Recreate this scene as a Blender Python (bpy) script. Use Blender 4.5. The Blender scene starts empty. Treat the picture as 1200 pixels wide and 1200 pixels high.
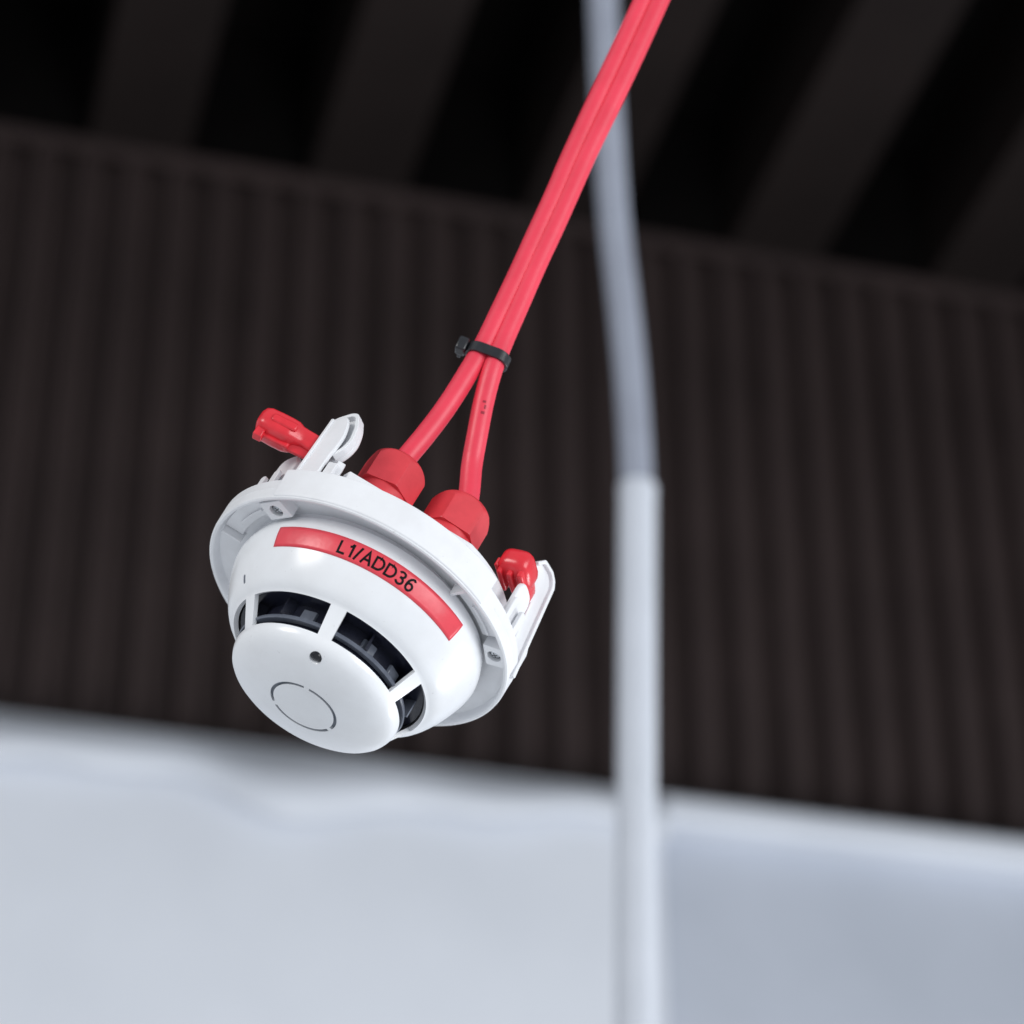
import bpy, bmesh, math, random
from mathutils import Vector, Matrix
R = math.radians
random.seed(7)
scene = bpy.context.scene
COL = scene.collection

# ------------------------------------------------------------------ camera
PITCH = 33.0
CAM_Z = 1.6
cd = bpy.data.cameras.new('Camera')
cam = bpy.data.objects.new('Camera', cd); COL.objects.link(cam)
cam.location = (0, 0, CAM_Z)
cam.rotation_euler = (R(90 + PITCH), 0, 0)
cd.sensor_width = 36.0
cd.angle = R(20.0)
cd.clip_start = 0.02; cd.clip_end = 200
cd.dof.use_dof = True
cd.dof.focus_distance = 1.03
cd.dof.aperture_fstop = 9.4
scene.camera = cam
CAMM = Matrix.Translation((0, 0, CAM_Z)) @ Matrix.Rotation(R(90 + PITCH), 4, 'X')

# ------------------------------------------------------------------ world, lamps, exposure
w = bpy.data.worlds.new('World'); scene.world = w; w.use_nodes = True
bg = w.node_tree.nodes['Background']
bg.inputs[0].default_value = (0.86, 0.92, 1.0, 1); bg.inputs[1].default_value = 0.52

def area(name, loc, target, sx, sy, power, color):
    l = bpy.data.lights.new(name, 'AREA'); l.shape = 'RECTANGLE'; l.size = sx; l.size_y = sy
    l.energy = power; l.color = color
    o = bpy.data.objects.new(name, l); COL.objects.link(o); o.location = loc
    d = Vector(target) - Vector(loc); o.rotation_euler = d.to_track_quat('-Z', 'Y').to_euler()
    return o
TGT = (0.0, 0.9, 2.1)
area('doorway_light', (3.4, -1.6, 1.7), TGT, 2.6, 2.4, 128, (0.97, 0.985, 1.0))
area('window_light', (-3.0, -2.2, 3.6), TGT, 1.5, 1.5, 92, (1.0, 0.98, 0.95))
area('wall_rake_fill', (3.4, 3.4, 0.4), (-0.6, 7.8, 5.9), 3.0, 2.2, 250, (0.96, 0.98, 1.0))  # added lamp, rakes the cladding so its ribs show
area('floor_bounce_fill', (-0.6, 1.0, 0.05), (-0.4, 1.1, 2.0), 3.0, 3.0, 9.5, (0.95, 0.975, 1.0))  # added fill lamp from below, standing in for floor bounce
vs = scene.view_settings
vs.view_transform = 'Standard'; vs.look = 'None'; vs.exposure = 0.0; vs.gamma = 1.0; vs.use_curve_mapping = False

# ------------------------------------------------------------------ materials
def srgb(r, g, b):
    f = lambda c: (c/255/12.92) if c/255 <= .04045 else ((c/255 + .055)/1.055)**2.4
    return (f(r), f(g), f(b), 1)

def mat(name, col, rough=.5, col2=None, nscale=40, bump=0.0, bscale=300, spec=.5, rvar=0.0, coat=0.0, metal=0.0, bdist=.0002, specks=0):
    m = bpy.data.materials.new(name); m.use_nodes = True
    nt = m.node_tree; b = nt.nodes['Principled BSDF']
    b.inputs['Base Color'].default_value = col
    b.inputs['Roughness'].default_value = rough
    b.inputs['Specular IOR Level'].default_value = spec
    b.inputs['Metallic'].default_value = metal
    b.inputs['Coat Weight'].default_value = coat
    tc = nt.nodes.new('ShaderNodeTexCoord')
    if col2 is not None or rvar:
        n = nt.nodes.new('ShaderNodeTexNoise'); n.inputs['Scale'].default_value = nscale
        n.inputs['Detail'].default_value = 6; n.inputs['Roughness'].default_value = .6
        nt.links.new(tc.outputs['Object'], n.inputs['Vector'])
        if col2 is not None:
            cr = nt.nodes.new('ShaderNodeValToRGB')
            cr.color_ramp.elements[0].position = .38; cr.color_ramp.elements[0].color = col
            cr.color_ramp.elements[1].position = .68; cr.color_ramp.elements[1].color = col2
            nt.links.new(n.outputs['Fac'], cr.inputs['Fac'])
            nt.links.new(cr.outputs['Color'], b.inputs['Base Color'])
        if rvar:
            mr = nt.nodes.new('ShaderNodeMapRange')
            mr.inputs['To Min'].default_value = rough - rvar; mr.inputs['To Max'].default_value = rough + rvar
            nt.links.new(n.outputs['Fac'], mr.inputs['Value']); nt.links.new(mr.outputs['Result'], b.inputs['Roughness'])
    if specks:
        n3 = nt.nodes.new('ShaderNodeTexNoise'); n3.inputs['Scale'].default_value = 700; n3.inputs['Detail'].default_value = 2
        nt.links.new(tc.outputs['Object'], n3.inputs['Vector'])
        r3 = nt.nodes.new('ShaderNodeMapRange'); r3.inputs['From Min'].default_value = .715; r3.inputs['From Max'].default_value = .80
        r3.inputs['To Min'].default_value = 0; r3.inputs['To Max'].default_value = specks
        nt.links.new(n3.outputs['Fac'], r3.inputs['Value'])
        mx = nt.nodes.new('ShaderNodeMix'); mx.data_type = 'RGBA'
        mx.inputs[7].default_value = (.22, .20, .18, 1)
        nt.links.new(r3.outputs['Result'], mx.inputs[0]); nt.links.new(b.inputs['Base Color'].links[0].from_socket, mx.inputs[6])
        nt.links.new(mx.outputs[2], b.inputs['Base Color'])
    if bump:
        n2 = nt.nodes.new('ShaderNodeTexNoise'); n2.inputs['Scale'].default_value = bscale
        n2.inputs['Detail'].default_value = 4
        nt.links.new(tc.outputs['Object'], n2.inputs['Vector'])
        bp = nt.nodes.new('ShaderNodeBump'); bp.inputs['Strength'].default_value = bump
        bp.inputs['Distance'].default_value = bdist
        nt.links.new(n2.outputs['Fac'], bp.inputs['Height']); nt.links.new(bp.outputs['Normal'], b.inputs['Normal'])
    return m

M = {}
M['white'] = mat('white_plastic', (.80, .815, .84, 1), .22, (.755, .765, .785, 1), 60, .12, 1600, rvar=.07, bdist=.00008, specks=.22)
M['white_matt'] = mat('white_matt_plastic', (.79, .80, .825, 1), .42, (.73, .735, .755, 1), 70, .2, 1400, rvar=.08, bdist=.0001, specks=.25)
M['red_nylon'] = mat('red_nylon', (.67, .046, .060, 1), .44, (.60, .038, .050, 1), 160, .25, 1500, rvar=.06, bdist=.0001)
M['red_gloss'] = mat('red_gloss_plastic', (.70, .028, .042, 1), .26, (.63, .022, .034, 1), 160, .08, 1200, rvar=.05, bdist=.0001)
M['cable'] = mat('red_cable_sheath', (.80, .050, .090, 1), .42, (.70, .038, .070, 1), 45, .5, 500, rvar=.08, bdist=.0001)
M['tape'] = mat('red_label_tape', (.74, .058, .082, 1), .33, (.68, .050, .072, 1), 200, .5, 160, rvar=.08, bdist=.00035)
M['ink'] = mat('black_ink', (.004, .004, .005, 1), .6, (.007, .006, .007, 1), 300, spec=.15)
M['black'] = mat('black_plastic', (.012, .013, .016, 1), .32, (.020, .021, .025, 1), 200, .2, 900, bdist=.0001)
M['chamber'] = mat('dark_chamber', (.009, .010, .020, 1), .26, (.014, .016, .028, 1), 200)
M['chamber_ring'] = mat('slate_chamber_ring', (.13, .145, .18, 1), .22, (.09, .10, .13, 1), 220)
M['slate'] = mat('groove_shade_grey', (.20, .22, .26, 1), .5, (.16, .18, .21, 1), 200)
M['print'] = mat('dark_print', (.30, .012, .03, 1), .5, (.22, .01, .02, 1), 300)
M['steel'] = mat('zinc_screw', (.55, .57, .60, 1), .32, (.42, .44, .47, 1), 500, metal=1.0)
M['lens'] = mat('led_lens', (.008, .009, .012, 1), .25, (.014, .015, .019, 1), 300, spec=.3)
M['hose'] = mat('grey_hose', (.30, .325, .39, 1), .5, (.27, .29, .35, 1), 14, .2, 200)
M['pipe'] = mat('pale_grey_pipe', (.58, .61, .67, 1), .45, (.54, .57, .625, 1), 10, .2, 200)
M['clad'] = mat('dark_brown_cladding', (.047, .0325, .0310, 1), .60, (.034, .0236, .0226, 1), 1.6, .2, 30, spec=.3, bdist=.002)
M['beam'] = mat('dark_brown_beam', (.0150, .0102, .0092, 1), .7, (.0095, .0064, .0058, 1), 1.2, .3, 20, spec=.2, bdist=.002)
M['deck'] = mat('roof_void_black', (.0030, .0026, .0026, 1), .9, (.0042, .0036, .0035, 1), 2, spec=.05)  # near-black so gaps between beams stay dark; shade put into colour
M['wallwhite'] = mat('white_wall_paint', (.77, .80, .86, 1), .6, (.71, .74, .80, 1), 1.1, .3, 40, bdist=.003)
M['wallgrey'] = mat('pale_grey_panel', (.52, .555, .63, 1), .6, (.46, .495, .565, 1), 1.1, .3, 40, bdist=.003)  # right-hand panels, greyer and darker than the left ones
M['sheet'] = mat('white_sheet', (.69, .72, .78, 1), .5, (.63, .66, .72, 1), 2.2, .3, 25, bdist=.004)

# ------------------------------------------------------------------ helpers
def finish(name, me, m, parent=None, smooth=40, bevel=0, bseg=2):
    if smooth:
        for p in me.polygons: p.use_smooth = True
        me.set_sharp_from_angle(angle=R(smooth))
    me.materials.append(m)
    o = bpy.data.objects.new(name, me); COL.objects.link(o)
    if parent: o.parent = parent
    if bevel:
        b = o.modifiers.new('bevel', 'BEVEL'); b.width = bevel; b.segments = bseg
        b.limit_method = 'ANGLE'; b.angle_limit = R(38)
    return o

def obj(name, bm, m, parent=None, smooth=40, bevel=0, bseg=2, fix=True):
    if fix: bmesh.ops.recalc_face_normals(bm, faces=bm.faces[:])
    me = bpy.data.meshes.new(name); bm.to_mesh(me); bm.free()
    return finish(name, me, m, parent, smooth, bevel, bseg)

def tag(o, label, cat, group=None):
    o['label'] = label; o['category'] = cat
    if group: o['group'] = group
    return o

def bake(o, smooth=35):
    """apply the modifiers"""
    dg = bpy.context.evaluated_depsgraph_get(); dg.update()
    me = bpy.data.meshes.new_from_object(o.evaluated_get(dg))
    o.modifiers.clear(); o.data = me
    for p in me.polygons: p.use_smooth = True
    me.set_sharp_from_angle(angle=R(smooth))

def cyl(r, a, z):                                   # mm, degrees -> metres
    return Vector((r*math.cos(R(a)), r*math.sin(R(a)), z))*.001

def revolve(prof, a0=0, a1=360, n=144, bm=None):
    """closed (r,z) outline in mm swept about the axis"""
    bm = bm or bmesh.new(); full = abs(a1 - a0) >= 359.9
    cols = n if full else n + 1
    vv = [[bm.verts.new(cyl(r, a0 + (a1 - a0)*i/n, z)) for r, z in prof] for i in range(cols)]
    k = len(prof)
    for i in range(n):
        A, B = vv[i], vv[(i + 1) % cols]
        for j in range(k):
            bm.faces.new((A[j], A[(j + 1) % k], B[(j + 1) % k], B[j]))
    if not full:
        bm.faces.new(vv[0][::-1]); bm.faces.new(vv[-1])
    return bm

def lathe(prof, n=48, bm=None, M4=None):
    """open (r,z) outline, ends on the axis when r=0; mm in the frame M4"""
    bm = bm or bmesh.new(); M4 = M4 or Matrix.Identity(4); rings = []
    for r, z in prof:
        if r < 1e-6: rings.append([bm.verts.new(M4 @ Vector((0, 0, z*.001)))])
        else: rings.append([bm.verts.new(M4 @ cyl(r, 360*i/n, z)) for i in range(n)])
    for A, B in zip(rings, rings[1:]):
        for i in range(n):
            j = (i + 1) % n
            if len(A) == 1 and len(B) == 1: continue
            if len(A) == 1: bm.faces.new((A[0], B[i], B[j]))
            elif len(B) == 1: bm.faces.new((A[i], B[0], A[j]))
            else: bm.faces.new((A[i], B[i], B[j], A[j]))
    return bm

def prism(poly, ax, ay, az, org, t0, t1, bm=None):
    """2-D outline (mm) in axes ax, ay, extruded along az from t0 to t1 (mm), org in mm"""
    bm = bm or bmesh.new()
    P = lambda p, t: (Vector(org) + ax*p[0] + ay*p[1] + az*t)*.001
    lo = [bm.verts.new(P(p, t0)) for p in poly]; hi = [bm.verts.new(P(p, t1)) for p in poly]
    n = len(poly)
    bm.faces.new(lo[::-1]); bm.faces.new(hi)
    for i in range(n): bm.faces.new((lo[i], lo[(i + 1) % n], hi[(i + 1) % n], hi[i]))
    return bm

def rounded(pts, rad, n=5):
    """round the corners of a 2-D outline; rad one value or one per corner"""
    out = []; k = len(pts)
    for i, p in enumerate(pts):
        r = rad[i] if isinstance(rad, (list, tuple)) else rad
        p = Vector(p); a = Vector(pts[i - 1]); b = Vector(pts[(i + 1) % k])
        if r <= 0: out.append(tuple(p)); continue
        da, db = (a - p).normalized(), (b - p).normalized()
        t = min(r, .48*(a - p).length, .48*(b - p).length)
        s, e = p + da*t, p + db*t
        for q in range(n + 1):
            f = q/n; out.append(tuple((1-f)**2*s + 2*f*(1-f)*p + f*f*e))
    return out

def tube(pts, rad, n=20, steps=10, M4=None):
    """round tube through points (metres); rad one value or one per point"""
    P = [Vector(p) for p in pts]; rr = rad if isinstance(rad, list) else [rad]*len(P)
    cs, cr = [], []
    for i in range(len(P) - 1):
        p0, p1, p2, p3 = P[max(i-1, 0)], P[i], P[i+1], P[min(i+2, len(P)-1)]
        for s in range(steps):
            t = s/steps
            cs.append(.5*((2*p1) + (p2-p0)*t + (2*p0-5*p1+4*p2-p3)*t*t + (3*p1-p0-3*p2+p3)*t**3))
            cr.append(rr[i]*(1-t) + rr[i+1]*t)
    cs.append(P[-1]); cr.append(rr[-1])
    bm = bmesh.new(); up = Vector((1, 0, .2)); prev = None; first = None
    for i, c in enumerate(cs):
        t = (cs[min(i+1, len(cs)-1)] - cs[max(i-1, 0)]).normalized()
        up = (up - t*up.dot(t)).normalized(); sd = t.cross(up)
        ring = [bm.verts.new(c + (up*math.cos(2*math.pi*k/n) + sd*math.sin(2*math.pi*k/n))*cr[i]) for k in range(n)]
        if prev:
            for k in range(n): bm.faces.new((prev[k], prev[(k+1) % n], ring[(k+1) % n], ring[k]))
        else: first = ring
        prev = ring
    bm.faces.new(first[::-1]); bm.faces.new(prev)
    return bm

F = 600/math.tan(R(10))
def at(px, py, depth):                              # a point seen along that direction, depth metres along the lens axis
    return CAMM @ Vector(((px-600)/F*depth, -(py-600)/F*depth, -depth))

# ================================================================== SETTING: wall, roof
E = Vector((math.cos(R(14.9)), math.sin(R(14.9)), 0))      # along the wall (recedes to the right)
N = Vector((E.y, -E.x, 0))                                 # out of the wall, towards the camera
W0 = Vector((0, 8, 0))
Z_LOW, Z_TOP = CAM_Z + 4.24, CAM_Z + 6.38

def along(px, py):                                         # metres along the wall where that direction meets it
    d = (at(px, py, 1) - cam.location); t = (W0 - cam.location).dot(N)/d.dot(N)
    return (cam.location + d*t - W0).dot(E)

def wallp(s, out, z): return W0 + E*s + N*out + Vector((0, 0, z))

def empty(name, loc):
    o = bpy.data.objects.new(name, None); COL.objects.link(o); o.location = loc; o.empty_display_size = .1
    return o

pitch = .150
wall = empty('wall', W0 + Vector((0, 0, Z_LOW))); wall['kind'] = 'structure'
wall.rotation_euler = (0, 0, R(14.9))
def sheet_mesh(nr=6):
    bm = bmesh.new(); prof = []
    for k in range(nr):
        for f, d in ((0, 0), (.55, 0), (.64, .075), (.90, .075)): prof.append(((k + f)*pitch, -d))
    prof.append((nr*pitch, 0))
    rows = []
    for x, y in prof:
        rows.append([bm.verts.new((x, y, z)) for z in (-1.0, Z_TOP - Z_LOW + .01)])
    for a, b in zip(rows, rows[1:]): bm.faces.new((a[0], b[0], b[1], a[1]))
    me = bpy.data.meshes.new('cladding_sheet'); bm.to_mesh(me); bm.free(); me.materials.append(M['clad'])
    return me
sm = sheet_mesh()
for i in range(-6, 7):
    o = bpy.data.objects.new('cladding_sheet', sm); COL.objects.link(o); o.parent = wall
    o.location = (i*6*pitch + .04, 0, 0)

# roof: deck with dark beams out from the wall; gap shade put into deck colour
s_gap = [along(285, 212), along(517, 252), along(757, 294), along(1007, 337), along(1240, 377)]
step = (s_gap[-1] - s_gap[0])/4
def box(x0, x1, y0, y1, z0, z1, bm=None):
    bm = bm or bmesh.new()
    v = [bm.verts.new((x, y, z)) for z in (z0, z1) for y in (y0, y1) for x in (x0, x1)]
    for f in ((0,2,3,1), (4,5,7,6), (0,1,5,4), (2,6,7,3), (0,4,6,2), (1,3,7,5)): bm.faces.new([v[i] for i in f])
    return bm
roof = obj('roof', box(-6.5, 7.5, -.078, .02, .012, .60, box(-6.5, 7.5, -7.0, .3, .62, .70)), M['deck'], None, smooth=0)  # black strip at the wall head added so the gaps stay dark
roof['kind'] = 'structure'
roof.location = W0 + Vector((0, 0, Z_TOP)); roof.rotation_euler = (0, 0, R(14.9))
bmh = step*.22
obj('eaves_trim', box(-6.5, 7.5, -.095, -.079, -.05, .011), M['clad'], roof, smooth=0)
bm0 = box(-bmh, bmh, -6.9, -.10, 0, .61)
bme = bpy.data.meshes.new('roof_beam'); bmesh.ops.recalc_face_normals(bm0, faces=bm0.faces[:]); bm0.to_mesh(bme); bm0.free(); bme.materials.append(M['beam'])
for i in range(-8, 12):
    o = bpy.data.objects.new('roof_beam', bme); COL.objects.link(o); o.parent = roof
    o.location = (s_gap[0] + (i - .5)*step, 0, 0)

# white partition under the cladding
s_split = along(757, 960); Z_LOW -= .115
part = empty('partition_wall', wallp(s_split, 0, 0)); part.rotation_euler = (0, 0, R(14.9))
tag(part, 'blurred white painted partition wall along the bottom of the picture', 'wall')
for i in range(2):
    obj('panel', box(-(i+1)*3.0 + .003, -i*3.0 - .003, -.16, -.04, .0, Z_LOW - .10), M['wallwhite'], part, smooth=0, bevel=.01)
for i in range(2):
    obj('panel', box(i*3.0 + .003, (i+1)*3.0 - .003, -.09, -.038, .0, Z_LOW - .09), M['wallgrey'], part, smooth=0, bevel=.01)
obj('coping', box(-6.0, 6.0, -.20, -.037, Z_LOW - .10, Z_LOW + .0), M['sheet'], part, smooth=0, bevel=.03, bseg=3)
# loose sheet flap hanging over the panels, wavy hem
bm = bmesh.new(); top = []; hem = []
nn = 120
for k in range(nn + 1):
    x = -3.2 + 3.2*k/nn
    sag = .12 + .09*math.exp(-((x + 1.26)/.20)**2) + .03*math.sin(x*5.2) + .02*math.sin(x*11 + 1)
    yy = -.208 - .012*math.sin(x*9)
    top.append((x, -.205, Z_LOW - .03)); hem.append((x, yy, Z_LOW - .05 - sag))
tv = [bm.verts.new(p) for p in top]; hv = [bm.verts.new(p) for p in hem]
for k in range(nn): bm.faces.new((hv[k], hv[k+1], tv[k+1], tv[k]))
fl = obj('sheet_flap', bm, M['sheet'], part, smooth=60, fix=False)
so = fl.modifiers.new('s', 'SOLIDIFY'); so.thickness = .004; so.offset = 1

# ================================================================== GREY HOSE AND PIPE
def dp(py, d0): return d0 + (600 - py)/F*d0*.65
D0 = 3.0
hp = empty('conduit', at(746, 1300, dp(1300, D0)))
tag(hp, 'blurred pale grey pipe with a thinner hose coming out of its top', 'pipe')
inv = Matrix.Translation(-hp.location)
def local_tube(name, px, rad, m, parent, n=24):
    pts = [inv @ at(x, y, dp(y, D0)) for x, y in px]
    return obj(name, tube(pts, rad, n, 8), m, parent, smooth=60)
mm = D0/F
local_tube('hose', [(746, 640), (746, 580), (743.5, 510), (738, 430), (730, 350), (722, 280), (717, 220), (713, 150), (709, 60), (706, -60), (704, -500)], 19.2*mm, M['hose'], hp)
local_tube('pipe', [(747, 572), (746.5, 700), (746, 900), (745.5, 1100), (745, 1400)], 21.8*mm, M['pipe'], hp)
local_tube('pipe_rim', [(747, 571), (747, 582)], 22.3*mm, M['pipe'], hp)

# ================================================================== SMOKE DETECTOR
# local frame: +Z out of the face, X and Y in the face plane; millimetres * .001
ALPHA, KK = R(30.9), .567
SS = math.sqrt(1 - KK*KK)
n_c = Vector((-SS*math.sin(ALPHA), -SS*math.cos(ALPHA), KK))
u_c = Vector((math.cos(ALPHA), -math.sin(ALPHA), 0))
v_c = n_c.cross(u_c)
PXMM = 3.3; DD = F/PXMM*.001
o_c = Vector(((365.6-600)/F*DD, -(812.2-600)/F*DD, -DD))
LOC = Matrix(((u_c.x, v_c.x, n_c.x, o_c.x), (u_c.y, v_c.y, n_c.y, o_c.y), (u_c.z, v_c.z, n_c.z, o_c.z), (0, 0, 0, 1)))
DM = CAMM @ LOC
det = bpy.data.objects.new('smoke_detector', None); COL.objects.link(det); det.empty_display_size = .05
det.matrix_world = DM
tag(det, 'round white smoke detector with red label hanging on two red cables', 'smoke detector')
X, Y, Z = Vector((1, 0, 0)), Vector((0, 1, 0)), Vector((0, 0, 1))
def z_(H): return -H/PXMM

# ---- housing: one revolved shell with six windows and a slotted ring in the face
RIB, RH = 99.8, 4.6
angs = []
for k in range(6):
    c = RIB + 60*k
    for q in range(4): angs.append(c - RH + 2*RH*q/4)
    W = 60 - 2*RH
    for q in range(24): angs.append(c + RH + W*q/24)
na = len(angs)
def is_win(i): return (i % 28) >= 4
def is_gap(i): return (i // 28) % 2 == 0 and (i % 28) < 4       # bridges of the ring
prof = [(2.5, 6.9), (5, 6.88), (8, 6.82), (11.4, 6.70), (11.80, 6.68), (11.95, 6.62), (13.15, 6.56), (13.30, 6.60), (13.7, 6.54),
        (16, 6.20), (20, 5.40), (24, 4.35), (27, 3.35), (29.5, 2.20), (31.0, 1.20), (32.0, .10), (32.6, -1.20), (32.9, -2.2), (33.0, -3.2)]
iw = len(prof) - 1
prof += [(38.6, -13.2), (39.0, -13.7), (39.8, -14.2), (41.0, -15.0), (42.2, -16.2), (43.4, -17.9), (44.6, -20.0), (45.8, -22.4), (46.9, -25.0), (47.8, -27.4),
         (48.6, -29.8), (49.2, -32.2), (49.4, -34.2), (49.0, -36.8), (48.2, -39.6), (47.9, -40.6), (47.2, -41.1)]
bm = bmesh.new(); grid = []
for i, a in enumerate(angs):
    row = []
    for j, (r, z) in enumerate(prof):
        row.append(bm.verts.new(cyl(r, a, z)))
    grid.append(row)
ctr = bm.verts.new((0, 0, .0069))
for i in range(na):
    A, B = grid[i], grid[(i+1) % na]
    bm.faces.new((ctr, A[0], B[0]))
    for j in range(len(prof) - 1):
        if j == iw and is_win(i): continue
        if j == 5 and not is_gap(i): continue
        bm.faces.new((A[j], A[j+1], B[j+1], B[j]))
housing = obj('housing', bm, M['white'], det, smooth=0, fix=False)
s = housing.modifiers.new('s', 'SOLIDIFY'); s.thickness = .0017; s.offset = -1
def boolean(o, cutter):
    b = o.modifiers.new('b', 'BOOLEAN'); b.operation = 'DIFFERENCE'; b.object = cutter; b.solver = 'EXACT'
LA, LR, LZ = 99.4, 28.0, 2.85
cut1 = obj('cutter', lathe([(0, -4), (2.3, -4), (2.3, .4), (2.5, .7), (2.6, 4), (0, 4)], 32, None, Matrix.Translation(cyl(LR, LA, LZ))), M['white'], det, 0)
sa = 162.0; rr = cyl(1000, sa, 0); tt = cyl(1000, sa + 90, 0)
sl_y = (Z*.845 - rr*.535); sl_n = (rr*.845 + Z*.535); sl_o = rr*43.5 + Z*(-18.0)
cut2 = obj('cutter', prism(rounded([(-.75, -1.7), (.75, -1.7), (.75, 1.7), (-.75, 1.7)], .7), tt, sl_y, sl_n, sl_o, -5, 3), M['white'], det, 0)
boolean(housing, cut1); boolean(housing, cut2)
bpy.context.view_layer.update()
bake(housing, 32)
for c in (cut1, cut2): bpy.data.objects.remove(c)
obj('slot_shade_plug', prism(rounded([(-.74, -1.69), (.74, -1.69), (.74, 1.69), (-.74, 1.69)], .69), tt, sl_y, sl_n, sl_o, -3.0, -.35), M['chamber_ring'], housing, 0)  # dark plug filling the slot, its inner shade put into the colour
obj('ring_groove_floor', revolve([(11.2, 5.0), (13.9, 5.0), (13.9, 5.45), (11.2, 5.45)], 0, 360, 96), M['slate'], housing)  # grey floor under the ring slots, groove shade put into its colour
# LED, sits in its countersunk hole
obj('indicator_lens', lathe([(0, .35), (.8, .28), (1.5, .0), (2.1, -.3), (2.22, -2.5), (0, -2.5)], 28, None, Matrix.Translation(cyl(LR, LA, LZ + .15))), M['lens'], det)
# dark chamber behind the windows
ch = obj('sensing_chamber', lathe([(0, 3.6), (24, 1.2), (29.0, -.8), (30.6, -2.6), (30.2, -6.0), (30.2, -14.6), (36.6, -14.9), (36.6, -17), (0, -17)], 96), M['chamber'], det)
obj('chamber_ring', revolve([(30.6, -6.0), (33.1, -5.8), (33.5, -6.3), (33.2, -7.3), (30.6, -7.4)], 0, 360, 120), M['chamber_ring'], ch)
for k in range(12):
    a = 12 + 30*k + random.uniform(-4, 4)
    r_, t_ = cyl(1000, a + 24, 0), cyl(1000, a + 114, 0)
    obj('baffle', prism([(-.4, -1.6), (.4, -1.6), (.4, 2.6), (-.4, 2.6)], t_, r_, Z, cyl(1000, a, 0)*31.6, -14.7, -7.4), M['chamber'] if k % 3 else M['chamber_ring'], ch)
for a in (72, 118, 46, 190):
    r_, t_ = cyl(1000, a, 0), cyl(1000, a + 90, 0)
    obj('screen_patch', prism([(-3.2, 30.0), (3.2, 30.0), (2.6, 31.0), (-2.6, 31.0)], t_, r_, Z, (0, 0, 0), -12.6, -8.6), M['chamber_ring'], ch, 30, bevel=.0002)

# ---- label with lettering
def surf_r(z):
    for (r0, z0), (r1, z1) in zip(prof[iw:], prof[iw+1:]):
        if z1 <= z <= z0: return r0 + (r1 - r0)*(z - z0)/(z1 - z0)
    return 49.9
bm = bmesh.new(); LZ0, LZ1 = z_(87.0), z_(112.5)
rows = []
for i in range(65):
    a = 142.8 - (142.8 - 47.3)*i/64
    rows.append([bm.verts.new(cyl(surf_r(LZ0 + (LZ1-LZ0)*j/6) + .10, a, LZ0 + (LZ1-LZ0)*j/6)) for j in range(7)])
for A, B in zip(rows, rows[1:]):
    for j in range(6): bm.faces.new((A[j], B[j], B[j+1], A[j+1]))
bmesh.ops.recalc_face_normals(bm, faces=bm.faces[:])
label = obj('label', bm, M['tape'], det, 60, fix=False)
so = label.modifiers.new('s', 'SOLIDIFY'); so.thickness = .00012; so.offset = 0
def arc(cx, cy, rx, ry, a0, a1, n=14):
    return [(cx + rx*math.cos(R(a0 + (a1-a0)*i/n)), cy + ry*math.sin(R(a0 + (a1-a0)*i/n))) for i in range(n + 1)]
SW = .175                                           # stroke width, cap height = 1
h_ = SW/2
GL = {'L': (.70, [[(h_, 1), (h_, h_), (.62, h_)]]),
      '1': (.62, [[(.10, .74), (.24, .80), (.34, 1)], [(.36, 1), (.36, 0)]]),
      '/': (.46, [[(.02, -.02), (.34, 1.02)]]),
      'A': (.90, [[(h_*.8, 0), (.42, 1 - h_*.6), (.84 - h_*.8, 0)], [(.17, .34), (.67, .34)]]),
      'D': (.93, [[(h_, h_), (h_, 1 - h_), (.38, 1 - h_)] + arc(.38, .5, .40, .5 - h_, 90, -90, 18) + [(h_, h_)]]),
      '3': (.76, [arc(.31, .745, .24, .205, 160, -90, 14) + arc(.31, .285, .265, .235, 90, -165, 16)]),
      '6': (.70, [arc(.345, .30, .25, .25, 90, 450, 22), arc(.50, .42, .405, .53, 180, 92, 12) + arc(.42, .76, .17, .19, 60, 20, 4), [(.095, .42), (.095, .30)]])}
bm = bmesh.new(); cur = 0
def stroke(bm, pts, wd):
    # one continuous mitred ribbon
    pts = [Vector(p) for p in pts]; closed = (pts[0] - pts[-1]).length < 1e-6
    if closed: pts = pts[:-1]
    k = len(pts); L_, R_ = [], []
    for i, p in enumerate(pts):
        a_ = pts[i-1] if (i > 0 or closed) else None; b_ = pts[(i+1) % k] if (i < k-1 or closed) else None
        d1_ = (p - a_).normalized() if a_ is not None else (b_ - p).normalized()
        d2_ = (b_ - p).normalized() if b_ is not None else d1_
        n1, n2 = Vector((-d1_.y, d1_.x)), Vector((-d2_.y, d2_.x)); m_ = (n1 + n2)
        m_ = m_.normalized() if m_.length > 1e-6 else n1
        w_ = min(wd/2/max(m_.dot(n1), .35), wd*1.3)
        L_.append(p + m_*w_); R_.append(p - m_*w_)
    segs = [(i, (i+1) % k) for i in range(k if closed else k - 1)]
    for i, j in segs:
        nsub = max(1, int((pts[j] - pts[i]).length/.18)); pv = None
        for q in range(nsub + 1):
            f = q/nsub; l, r = L_[i].lerp(L_[j], f), R_[i].lerp(R_[j], f)
            cvt = (bm.verts.new((l.x + cur, l.y, 0)), bm.verts.new((r.x + cur, r.y, 0)))
            if pv: bm.faces.new((pv[0], pv[1], cvt[1], cvt[0]))
            pv = cvt
for chx in 'L1/ADD36':
    wdt, sts = GL[chx]
    for st_ in sts: stroke(bm, st_, SW)
    cur += wdt + .035
xs = [v.co.x for v in bm.verts]; ys = [v.co.y for v in bm.verts]
x0, x1, y0, y1 = min(xs), max(xs), 0.0, 1.0
TA0, TA1 = 111.4, 75.6
TH = 4.85; tz = (LZ0 + LZ1)/2
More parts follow.
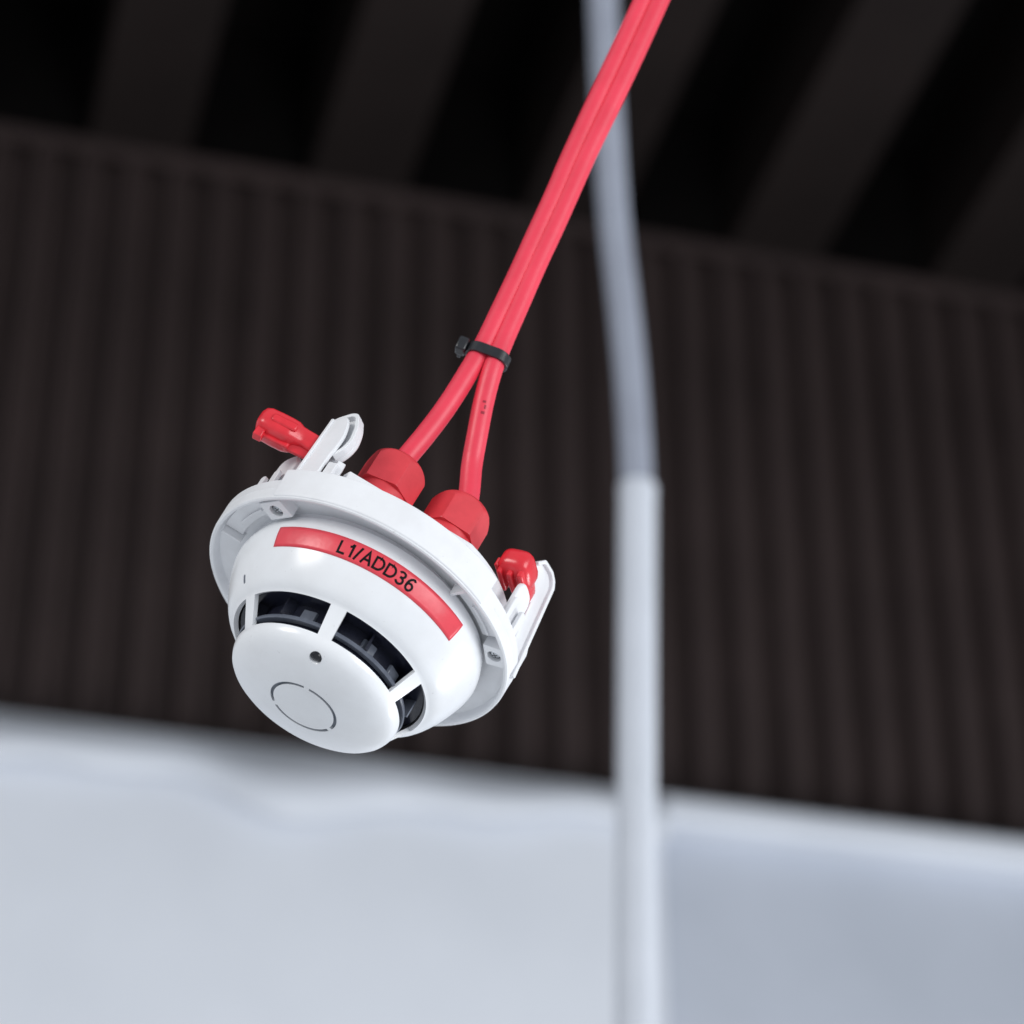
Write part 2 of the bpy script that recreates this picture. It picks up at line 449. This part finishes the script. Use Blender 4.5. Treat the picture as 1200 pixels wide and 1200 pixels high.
for v in bm.verts:
    fx = (v.co.x - x0)/(x1 - x0); fy = (v.co.y - y0)/(y1 - y0)
    z = tz + .15 - (fy - .5)*TH
    v.co = cyl(surf_r(z) + .22, TA0 + (TA1 - TA0)*fx, z)
for f in bm.faces:
    if f.normal.dot(f.calc_center_median()*Vector((1, 1, 0))) < 0: f.normal_flip()
obj('lettering', bm, M['ink'], label, 0, fix=False)

# ---- mounting base: open ring with floor
RF, RB = 60.5, 61.8
zf, zb = z_(124), z_(152)
basep = [(44.5, zb), (RF + .3, zb), (RF + .1, zf - 1.2), (RF - .1, zf - .3), (RF - .7, zf), (RF - 1.5, zf - .15), (RF - 1.9, zf - .8),
         (RF - 2.0, zf - 2.6), (RF - 2.3, zf - 4.2), (RF - 3.4, zf - 5.0), (49.0, zf - 5.5), (46.9, zf - 5.6), (46.6, -41.3), (44.5, -41.3)]
base = obj('mounting_base', revolve(basep, 0, 360, 160), M['white_matt'], det, 35)
base.location = (-.0013, -.0011, 0)
obj('side_band', revolve([(58.0, z_(166)), (RB, z_(166)), (RF + .45, z_(127)), (RF - .2, z_(126)), (58.0, z_(140))], 53.0, 139.0, 60), M['white_matt'], base, 35, bevel=.0003)
# flat-sided back box with the cable entries
poly = []
for k in range(96):
    a = R(360*k/96); poly.append((49*math.cos(a), min(49*math.sin(a), 44.0)))
obj('back_box', prism(poly, X, Y, Z, (0, 0, 0), z_(200), zb - .02), M['white_matt'], det, 30, bevel=.0007)
obj('box_rib', prism([(-34, 42.0), (-31, 42.0), (-31, 46.4), (-34, 46.4)], X, Y, Z, (0, 0, 0), z_(199), z_(160)), M['white_matt'], det, 30, bevel=.0004)
obj('box_rib', prism([(-30, 43.0), (10, 43.0), (9, 47.0), (-28.5, 47.0)], X, Y, Z, (0, 0, 0), z_(193), z_(160)), M['white_matt'], det, 30, bevel=.0004)

def plate_with_hole(outer, hole_r, centre, z0, z1, fr, nseg=48):
    """plate in frame fr=(ax, ay, az, org): outline sampled to match the hole"""
    ax, ay, az, org = fr; bm = bmesh.new(); cx, cy = centre
    def hit(a):
        d = Vector((math.cos(a), math.sin(a))); best = None; k = len(outer)
        for i in range(k):
            p, q = Vector(outer[i]) - Vector(centre), Vector(outer[(i+1) % k]) - Vector(centre)
            e = q - p; den = d.x*e.y - d.y*e.x
            if abs(den) < 1e-9: continue
            t = (p.x*e.y - p.y*e.x)/den; s_ = (p.x*d.y - p.y*d.x)/den
            if t > 0 and -1e-6 <= s_ <= 1 + 1e-6 and (best is None or t < best): best = t
        return (cx + d.x*best, cy + d.y*best)
    A = [2*math.pi*i/nseg for i in range(nseg)]
    for p in outer: A.append(math.atan2(p[1] - cy, p[0] - cx) % (2*math.pi))
    A = sorted(set(round(a, 6) for a in A)); n = len(A)
    P = lambda x, y, z: bm.verts.new((Vector(org) + ax*x + ay*y + az*z)*.001)
    o1, o0, h1, h0 = [], [], [], []
    for a in A:
        x, y = hit(a); hx, hy = cx + hole_r*math.cos(a), cy + hole_r*math.sin(a)
        o1.append(P(x, y, z1)); o0.append(P(x, y, z0)); h1.append(P(hx, hy, z1)); h0.append(P(hx, hy, z1 - 2.3))
    for i in range(n):
        j = (i + 1) % n
        bm.faces.new((h1[i], o1[i], o1[j], h1[j])); bm.faces.new((o1[i], o0[i], o0[j], o1[j])); bm.faces.new((h0[i], h1[i], h1[j], h0[j]))
    bm.faces.new(h0); bm.faces.new(o0[::-1])
    return bm

def lever_mesh(length, org, psi):
    """red clamp lever: loft along its length, in the plane across the axis"""
    d = cyl(1000, psi, 0); t = Z.cross(d)
    # station along length, half width (t), z low, z high
    st = [(-.6, 1.4, -3.4, 2.6), (0.2, 2.2, -4.4, 3.4), (3.0, 2.6, -4.6, 3.4), (6.0, 3.0, -4.6, 3.0), (8.4, 3.8, -4.6, 3.6), (10.0, 5.6, -4.8, 5.0), (12.5, 6.2, -4.8, 5.5),
          (17, 6.3, -4.8, 5.5), (length - 3.4, 6.1, -4.7, 5.3), (length - 1.5, 5.4, -4.1, 4.5), (length - .4, 3.8, -2.8, 3.1), (length, 2.0, -1.3, 1.6)]
    bm = bmesh.new(); prev = None; n = 24
    for s_, hw, lo, hi in st:
        ring = []
        for k in range(n):
            a = 2*math.pi*k/n; e = .55
            cx = math.copysign(abs(math.cos(a))**e, math.cos(a))*hw
            cz = math.copysign(abs(math.sin(a))**e, math.sin(a))*(hi - lo)/2 + (hi + lo)/2
            ring.append(bm.verts.new((Vector(org) + d*s_ + t*cx + Z*cz)*.001))
        if prev:
            for k in range(n): bm.faces.new((prev[k], prev[(k+1) % n], ring[(k+1) % n], ring[k]))
        else: bm.faces.new(ring[::-1])
        prev = ring
    bm.faces.new(prev)
    return bm, d, t

def bracket(a0, psi, lh, pr, side):
    """everything that repeats at the two fixing points; a0 = angle of the screw"""
    r_, t_ = cyl(1000, a0, 0), cyl(1000, a0 + 90, 0)
    # screw tab with recessed hole
    tb = obj('screw_tab', plate_with_hole(rounded([(-5.6, 49.95), (5.6, 49.95), (5.2, 58.2), (-5.2, 58.2)], .6, 3), 2.7, (0, 53.7), zb + 1.6, zf - .5, (t_*-1, r_, Z, (0, 0, 0))), M['white_matt'], det, 30, bevel=.0002)
    mt = Matrix.Translation((r_*53.7 + Z*(zf - 2.3))*.001)
    obj('hole_shade_disc', lathe([(0, .02), (2.66, .02), (2.66, -.3), (0, -.3)], 28, None, mt), M['chamber'], tb, 0)  # dark disc on the hole floor, recess shade put into its colour
    sc = obj('screw', lathe([(0, 1.12), (.9, 1.1), (1.6, .85), (1.95, .5), (1.95, .05), (0, .05)], 28, None, mt), M['steel'], tb)
    for q in (20, 110):
        d = cyl(1000, a0 + q, 0); e = Z.cross(d)
        obj('screw_slot', prism([(-1.15, -.17), (1.15, -.17), (1.15, .17), (-1.15, .17)], d, e, Z, r_*53.7 + Z*(zf - 2.3), .90, 1.15), M['black'], sc, 0)
    # stepped outer wall beside the tab
    obj('outer_wall', revolve([(58.8, z_(151)), (60.6, z_(151)), (60.8, z_(139)), (60.4, z_(137)), (58.8, z_(137))], a0 - 5, a0 + 22.5, 20), M['white_matt'], base, 35, bevel=.0004)
    # radial rib and low arc inside the ring
    rb = cyl(1000, a0 + 34.6, 0); tb2 = cyl(1000, a0 + 124.6, 0)
    obj('inner_rib', prism([(-.6, 49.6), (.6, 49.6), (.6, 57.6), (-.6, 57.6)], tb2, rb, Z, (0, 0, 0), zb + 1.6, zf - .9), M['white_matt'], base, 30, bevel=.00025)
    obj('inner_rib', revolve([(52.8, zb + 1.6), (53.6, zb + 1.6), (53.6, zf - 3), (52.8, zf - 3)], a0 + 9, a0 + 25, 12), M['white_matt'], base, 30)
    obj('floor_block', revolve([(50.5, zb + 1.6), (57.6, zb + 1.6), (57.6, zf - 3.9), (50.5, zf - 3.9)], a0 + 8, a0 + 33.6, 16), M['white_matt'], base, 30)
    # arm standing up behind the ring, tangential plate
    aa = a0 - 10.8; ra, ta = cyl(1000, aa, 0), cyl(1000, aa - 90, 0)
    axd = (Z*-1 - ra*.03).normalized()
    L0, L1 = -zb - 3, -z_(261)
    ao = ra*58.2 + ra*.03*50
    if side:
        arm = obj('bracket_arm', prism(rounded([(-5.0, L0), (4.4, L0), (4.4, L1 - 18.5), (4.9, L1 - 15.5), (5.2, L1 - 9), (3.4, L1 - 2.6), (.9, L1 + 1.7), (-4.8, L1 - .6)], [0, 0, 2, 3, 5, 4, 2, .6]), ta, axd, ra, ao, 0, 1.6), M['white_matt'], det, 30, bevel=.0004)
        obj('arm_edge', prism(rounded([(-5.2, L0), (-3.9, L0), (-3.9, L1 - .3), (-5.2, L1 - .3)], .4, 2), ta, axd, ra, ao, -1.5, 2.2), M['white_matt'], arm, 30, bevel=.0003)
        # second, larger cheek behind the arm, joined to it over the tip
        ck = [(-6.2, L1 - 4), (-7.4, L1 - .8), (-4.8, L1 + 2.2), (.6, L1 + 4.8), (3.4, L1 + 4.4), (7.0, L1 - 2.2), (8.6, L1 - 9.0), (7.6, L1 - 14.0), (4.4, L1 - 18.0), (-4.2, L1 - 18.0)]
        obj('arm_cheek', prism(rounded(ck, [1, 1.6, 2.5, 2, 3, 5, 5, 5, 3, 0], 5), ta, axd, ra, ao, -4.8, -2.0), M['white_matt'], arm, 35, bevel=.0008)
        hood = [(-7.4, -.8), (-4.8, 2.2), (.6, 4.9), (3.5, 4.5), (7.1, -2.2), (8.7, -9), (7.7, -14), (4.4, -18.1), (3.8, -16.4), (6.3, -13.2), (7.1, -9), (5.7, -2.8), (2.8, 2.9), (.8, 3.3), (-4.2, .8), (-6.6, -1.6)]
        obj('arm_hood', prism(rounded([(p, L1 + q) for p, q in hood], 1.3, 4), ta, axd, ra, ao, -2.4, .3), M['white_matt'], arm, 40, bevel=.0004)
    else:
        # the same arm turned so that its inner face shows, with a raised rim
        qa = a0 - 12.6; q_r = cyl(1000, qa, 0); q_d = cyl(1000, 145, 0); q_n = cyl(1000, 55, 0)
        q_y = (Z*-1 - q_r*.085).normalized(); q_o = q_r*60.0 + Z*z_(132)
        arm = obj('bracket_arm', prism(rounded([(.2, 0), (6, 3), (10, 10), (12.6, 24), (12.6, 44), (9.5, 48), (4.0, 47.2), (.2, 42.5)], [0, 0, 3, 3, 2.5, 3, 4, 4]), q_d, q_y, q_n, q_o, -1.6, 0), M['white_matt'], det, 35, bevel=.0003)
        rim = [(0, 0), (0, 42.6), (1.3, 45.4), (4.0, 47.6), (9.5, 48.4), (12.8, 44.5), (11.6, 43.8), (9.0, 46.9), (4.6, 46.2), (2.6, 44.6), (1.5, 42.2), (1.5, 0)]
        obj('arm_rim', prism(rounded(rim, .6, 3), q_d, q_y, q_n, q_o, -1.9, 1.6), M['white_matt'], arm, 40, bevel=.0004)
        obj('arm_rim', prism(rounded([(6.6, 8), (7.6, 8), (7.6, 30), (6.6, 30)], .3, 2), q_d, q_y, q_n, q_o, -.1, 1.0), M['white_matt'], arm, 40, bevel=.0003)
    # rounded tongue on the other side of the lever
    ab = a0 + 8.5; rb_, tb_ = cyl(1000, ab, 0), cyl(1000, ab - 90, 0)
    obj('bracket_tongue', prism(rounded([(-5.6, L0), (6.2, L0), (6.2, -z_(214)), (-5.6, -z_(214))], [0, 0, 5.0, 5.0]), tb_, Z*-1, rb_, rb_*54.6, 0, 1.8), M['white_matt'], arm, 30, bevel=.0005)
    obj('bracket_tongue', prism(rounded([(-1.5, L0), (1.5, L0), (1.5, -z_(181)), (-1.5, -z_(181))], [0, 0, 1.4, 1.4]), tb_, Z*-1, rb_, rb_*57.0 - tb_*6.4, 0, 1.6), M['white_matt'], arm, 30, bevel=.0003)
    obj('bracket_tongue', prism(rounded([(-1.8, L0), (1.8, L0), (1.8, -z_(182)), (-1.8, -z_(182))], [0, 0, 1.5, 1.5]), tb_, Z*-1, rb_, rb_*57.4 + tb_*2.2, 0, 1.6), M['white_matt'], arm, 30, bevel=.0003)
    # small web at the root of the arm
    obj('arm_root', prism(rounded([(5.0, L0), (9.8, L0), (9.8, -z_(188)), (5.6, -z_(191))], [0, 0, .8, .8]), ta, Z*-1, ra, ra*57.2, 0, 1.6), M['white_matt'], arm, 30, bevel=.0003)
    # red lever
    ap = a0 - 5.0; org = cyl(1000, ap, 0)*pr + Z*z_(lh)
    lm, d, t = lever_mesh(24.5 if side else 23.0, org, psi)
    lv = obj('lever', lm, M['red_gloss'], det, 50)
    for off in ((-1.2,) if side else (-4.1, 0, 4.1)):
        m4 = []
        obj('grip_ridge', prism(rounded([(9.6, -1.05), (20.4, -1.05), (20.4, 1.05), (9.6, 1.05)], 1.0, 4), d, t, Z, org + t*off, 3.0, 7.1 if off == 0 else 6.7), M['red_gloss'], lv, 40, bevel=.0005)
    if side: obj('grip_ridge', prism(rounded([(9.4, -1.4), (19.4, -1.4), (19.4, 1.9), (9.4, 1.9)], 1.2, 4), d, Z, t*-1, org, 4.6, 6.9), M['red_gloss'], lv, 40, bevel=.0006)
    obj('lever_tab', prism(rounded([(19.4, -3.6), (22.8, -3.6), (22.8, .2), (19.4, .2)] if side else [(17.5, 5.2), (21, 5.2), (21, 6.8), (17.5, 6.8)], .4, 2), d, t, Z, org, 3.0 if side else .8, 8.4 if side else 4.4), M['red_gloss'], lv, 40, bevel=.0004)
    obj('lever_web', prism(rounded([(0, -.8), (11, -.8), (11, .8), (0, .8)], .3, 2), d, t, Z, org, -1.0, 6.4), M['red_gloss'], lv, 40, bevel=.0004)
bracket(144.6, 188.0, 219, 56.2, True)
bracket(24.6, 121.0, 232, 51.5, False)

# ---- cable glands
def gland(a_px, b_px, corner):
    x, y = a_px/PXMM, b_px/PXMM
    m4 = Matrix.Translation(Vector((x, y, z_(200)))*.001) @ Matrix.Rotation(math.pi, 4, 'X')
    g = obj('cable_gland', lathe([(0, -.1), (10.2, -.1), (10.2, 4), (9.9, 4.2), (9.9, 8), (0, 8)], 40, None, m4), M['red_nylon'], det)
    bm = bmesh.new(); rows = []
    # hexagon cut by a dome
    RR = 12.0; n = 96
    hs = [7.6, 8.0] + [13.5 + i*.5 for i in range(22)]
    hs = [h for h in hs if h < 24.2]
    for h in hs:
        dome = 6.0 + 6.6*math.sqrt(max(0, 1 - ((h - 14.5)/10.0)**2)) if h > 14.5 else 12.6
        if h < 7.9: dome = 11.6
        row = []
        for k in range(n):
            a = 360*k/n; q = (a % 60) - 30
            row.append((min(RR*math.cos(R(30))/math.cos(R(q)), dome, RR*.992), a, h))
        rows.append(row)
    for rad, h in ((5.2, 24.4), (4.25, 24.2), (4.2, 20)): rows.append([(rad, 360*k/n, h) for k in range(n)])
    rows = [[bm.verts.new((Vector((x, y, 0)) + cyl(1000, a + corner, 0)*r2 + Z*(z_(200) - h))*.001) for r2, a, h in row] for row in rows]
    for A, B in zip(rows, rows[1:]):
        for k in range(n): bm.faces.new((A[k], A[(k+1) % n], B[(k+1) % n], B[k]))
    bm.faces.new(rows[0]); bm.faces.new(rows[-1])
    obj('gland_nut', bm, M['red_nylon'], g, 20)
    return Vector((x, y, z_(200)))
g1 = gland(-51, 93, 76); g2 = gland(41, 88, 56)

# ================================================================== RED CABLES
def cable_path(g, px, dlast):
    a = DM @ ((g - Z*12)*.001); b = DM @ ((g - Z*25)*.001)
    depth0 = -(CAMM.inverted() @ b).z; y0_ = 600 + (CAMM.inverted() @ b).y/(CAMM.inverted() @ b).z*F
    pts = [a, b]
    for x, y in px: pts.append(at(x, y, depth0 + (y0_ - y)/F*depth0*.62 + dlast*(1 if y < 440 else .6)))
    return pts, depth0, y0_
CR = .00395
p1, d1, y1_ = cable_path(g1, [(499, 509), (523, 477), (546, 441), (567, 405), (586, 366), (607, 322), (628, 276), (651, 226), (668, 186), (703, 110), (745, 20), (790, -80), (900, -330)], 0)
p2, d2, y2_ = cable_path(g2, [(553, 545), (559, 511), (567, 470), (577, 433), (590, 399), (607.5, 359), (628.5, 311), (650, 265), (672, 216), (690, 176), (725, 104), (764, 20), (808, -80), (916, -330)], 0)
# keep the second cable level with the first above the tie so that they lie side by side
for i, p in enumerate(p2):
    if i >= 3:
        c = CAMM.inverted() @ p; yy = 600 + c.y/c.z*F; xx = 600 - c.x/c.z*F
        dref = d1 + (y1_ - yy)/F*d1*.62 + .0005; f = min(1, (i - 2)/3); dep = -c.z*(1 - f) + dref*f
        p2[i] = at(xx, yy, dep)
def cable(pts, label):
    o = bpy.data.objects.new('red_cable', None)
    base_ = pts[0]
    bm = tube([p - base_ for p in pts], CR, 24, 10)
    o = obj('red_cable', bm, M['cable'], None, 60); o.location = base_
    tag(o, label, 'cable', 'red cables holding the detector')
    return o
c1 = cable(p1, 'red cable curving into the left gland, the left one of the pair')
c2 = cable(p2, 'red cable running down into the right gland, the right one of the pair')

# ---- black cable tie round both cables
def on(pts, y):
    for a, b in zip(pts[1:], pts[2:]):
        ca, cb = CAMM.inverted() @ a, CAMM.inverted() @ b
        ya, yb = 600 + ca.y/ca.z*F, 600 + cb.y/cb.z*F
        if yb <= y <= ya: return a + (b - a)*((ya - y)/(ya - yb)), (b - a).normalized()
q1, t1 = on(p1, 412); q2, t2 = on(p2, 424)
tc_ = (t1 + t2).normalized(); sx = (q2 - q1); sx = (sx - tc_*sx.dot(tc_)); gap = sx.length; sx.normalize(); sy = tc_.cross(sx)
mid = (q1 + q2)/2
tie = bpy.data.objects.new('cable_tie', None); COL.objects.link(tie); tie.location = mid; tie.empty_display_size = .01
tag(tie, 'small black cable tie binding the two red cables together', 'cable tie')
bm = bmesh.new(); rows = []
hg = gap/2; ri, ro = CR + .0001, CR + .0012
for k in range(64):
    a = 2*math.pi*k/64; cx = hg if math.cos(a) > 0 else -hg
    rows.append([bm.verts.new(sx*(cx + math.cos(a)*r) + sy*math.sin(a)*r + tc_*h) for r, h in ((ri, -.0021), (ro, -.0021), (ro, .0021), (ri, .0021))])
for k in range(64):
    A, B = rows[k], rows[(k+1) % 64]
    for j in range(4): bm.faces.new((A[j], A[(j+1) % 4], B[(j+1) % 4], B[j]))
obj('band', bm, M['black'], tie, 40, bevel=.0002)
hd = -sx*(hg + CR + .0030)
def obox(c, ax, ay, az, x, y, z):
    bm = bmesh.new(); v = [bm.verts.new(c + ax*i*x + ay*j*y + az*k*z) for k in (-1, 1) for j in (-1, 1) for i in (-1, 1)]
    for f in ((0,2,3,1), (4,5,7,6), (0,1,5,4), (2,6,7,3), (0,4,6,2), (1,3,7,5)): bm.faces.new([v[i] for i in f])
    return bm
obj('head', obox(hd - sy*.001, sx, sy, tc_, 0.0020, .0025, .0029), M['black'], tie, 40, bevel=.0007)
obj('cut_end', obox(hd - sx*.0006 + sy*.0030, sx, sy, tc_, .0007, .0020, .0019), M['black'], tie, 40, bevel=.0003)

# worn printing on the right cable, below the tie
def print_mark(y, dy, wd, off):
    a, ta_ = on(p2, y); b_, _ = on(p2, y - dy)
    ax = (b_ - a); L = ax.length; ax.normalize()
    vw = (cam.location - a); vw = (vw - ax*vw.dot(ax)).normalized(); sd = ax.cross(vw)
    bm = bmesh.new(); rows = []
    for i in range(5):
        th = off + wd*(i/4 - .5)
        dirr = vw*math.cos(th) + sd*math.sin(th)
        rows.append([bm.verts.new(a + dirr*(CR + .00006) - c2.location), bm.verts.new(a + ax*L + dirr*(CR + .00006) - c2.location)])
    for A, B in zip(rows, rows[1:]): bm.faces.new((A[0], A[1], B[1], B[0]))
    obj('print_mark', bm, M['print'], c2, 60)
for y, dy, wd, off in ((489, 3.0, .34, .10), (483, 4.5, .16, .22), (476, 2.5, .30, .06)):
    print_mark(y, dy, wd, off)
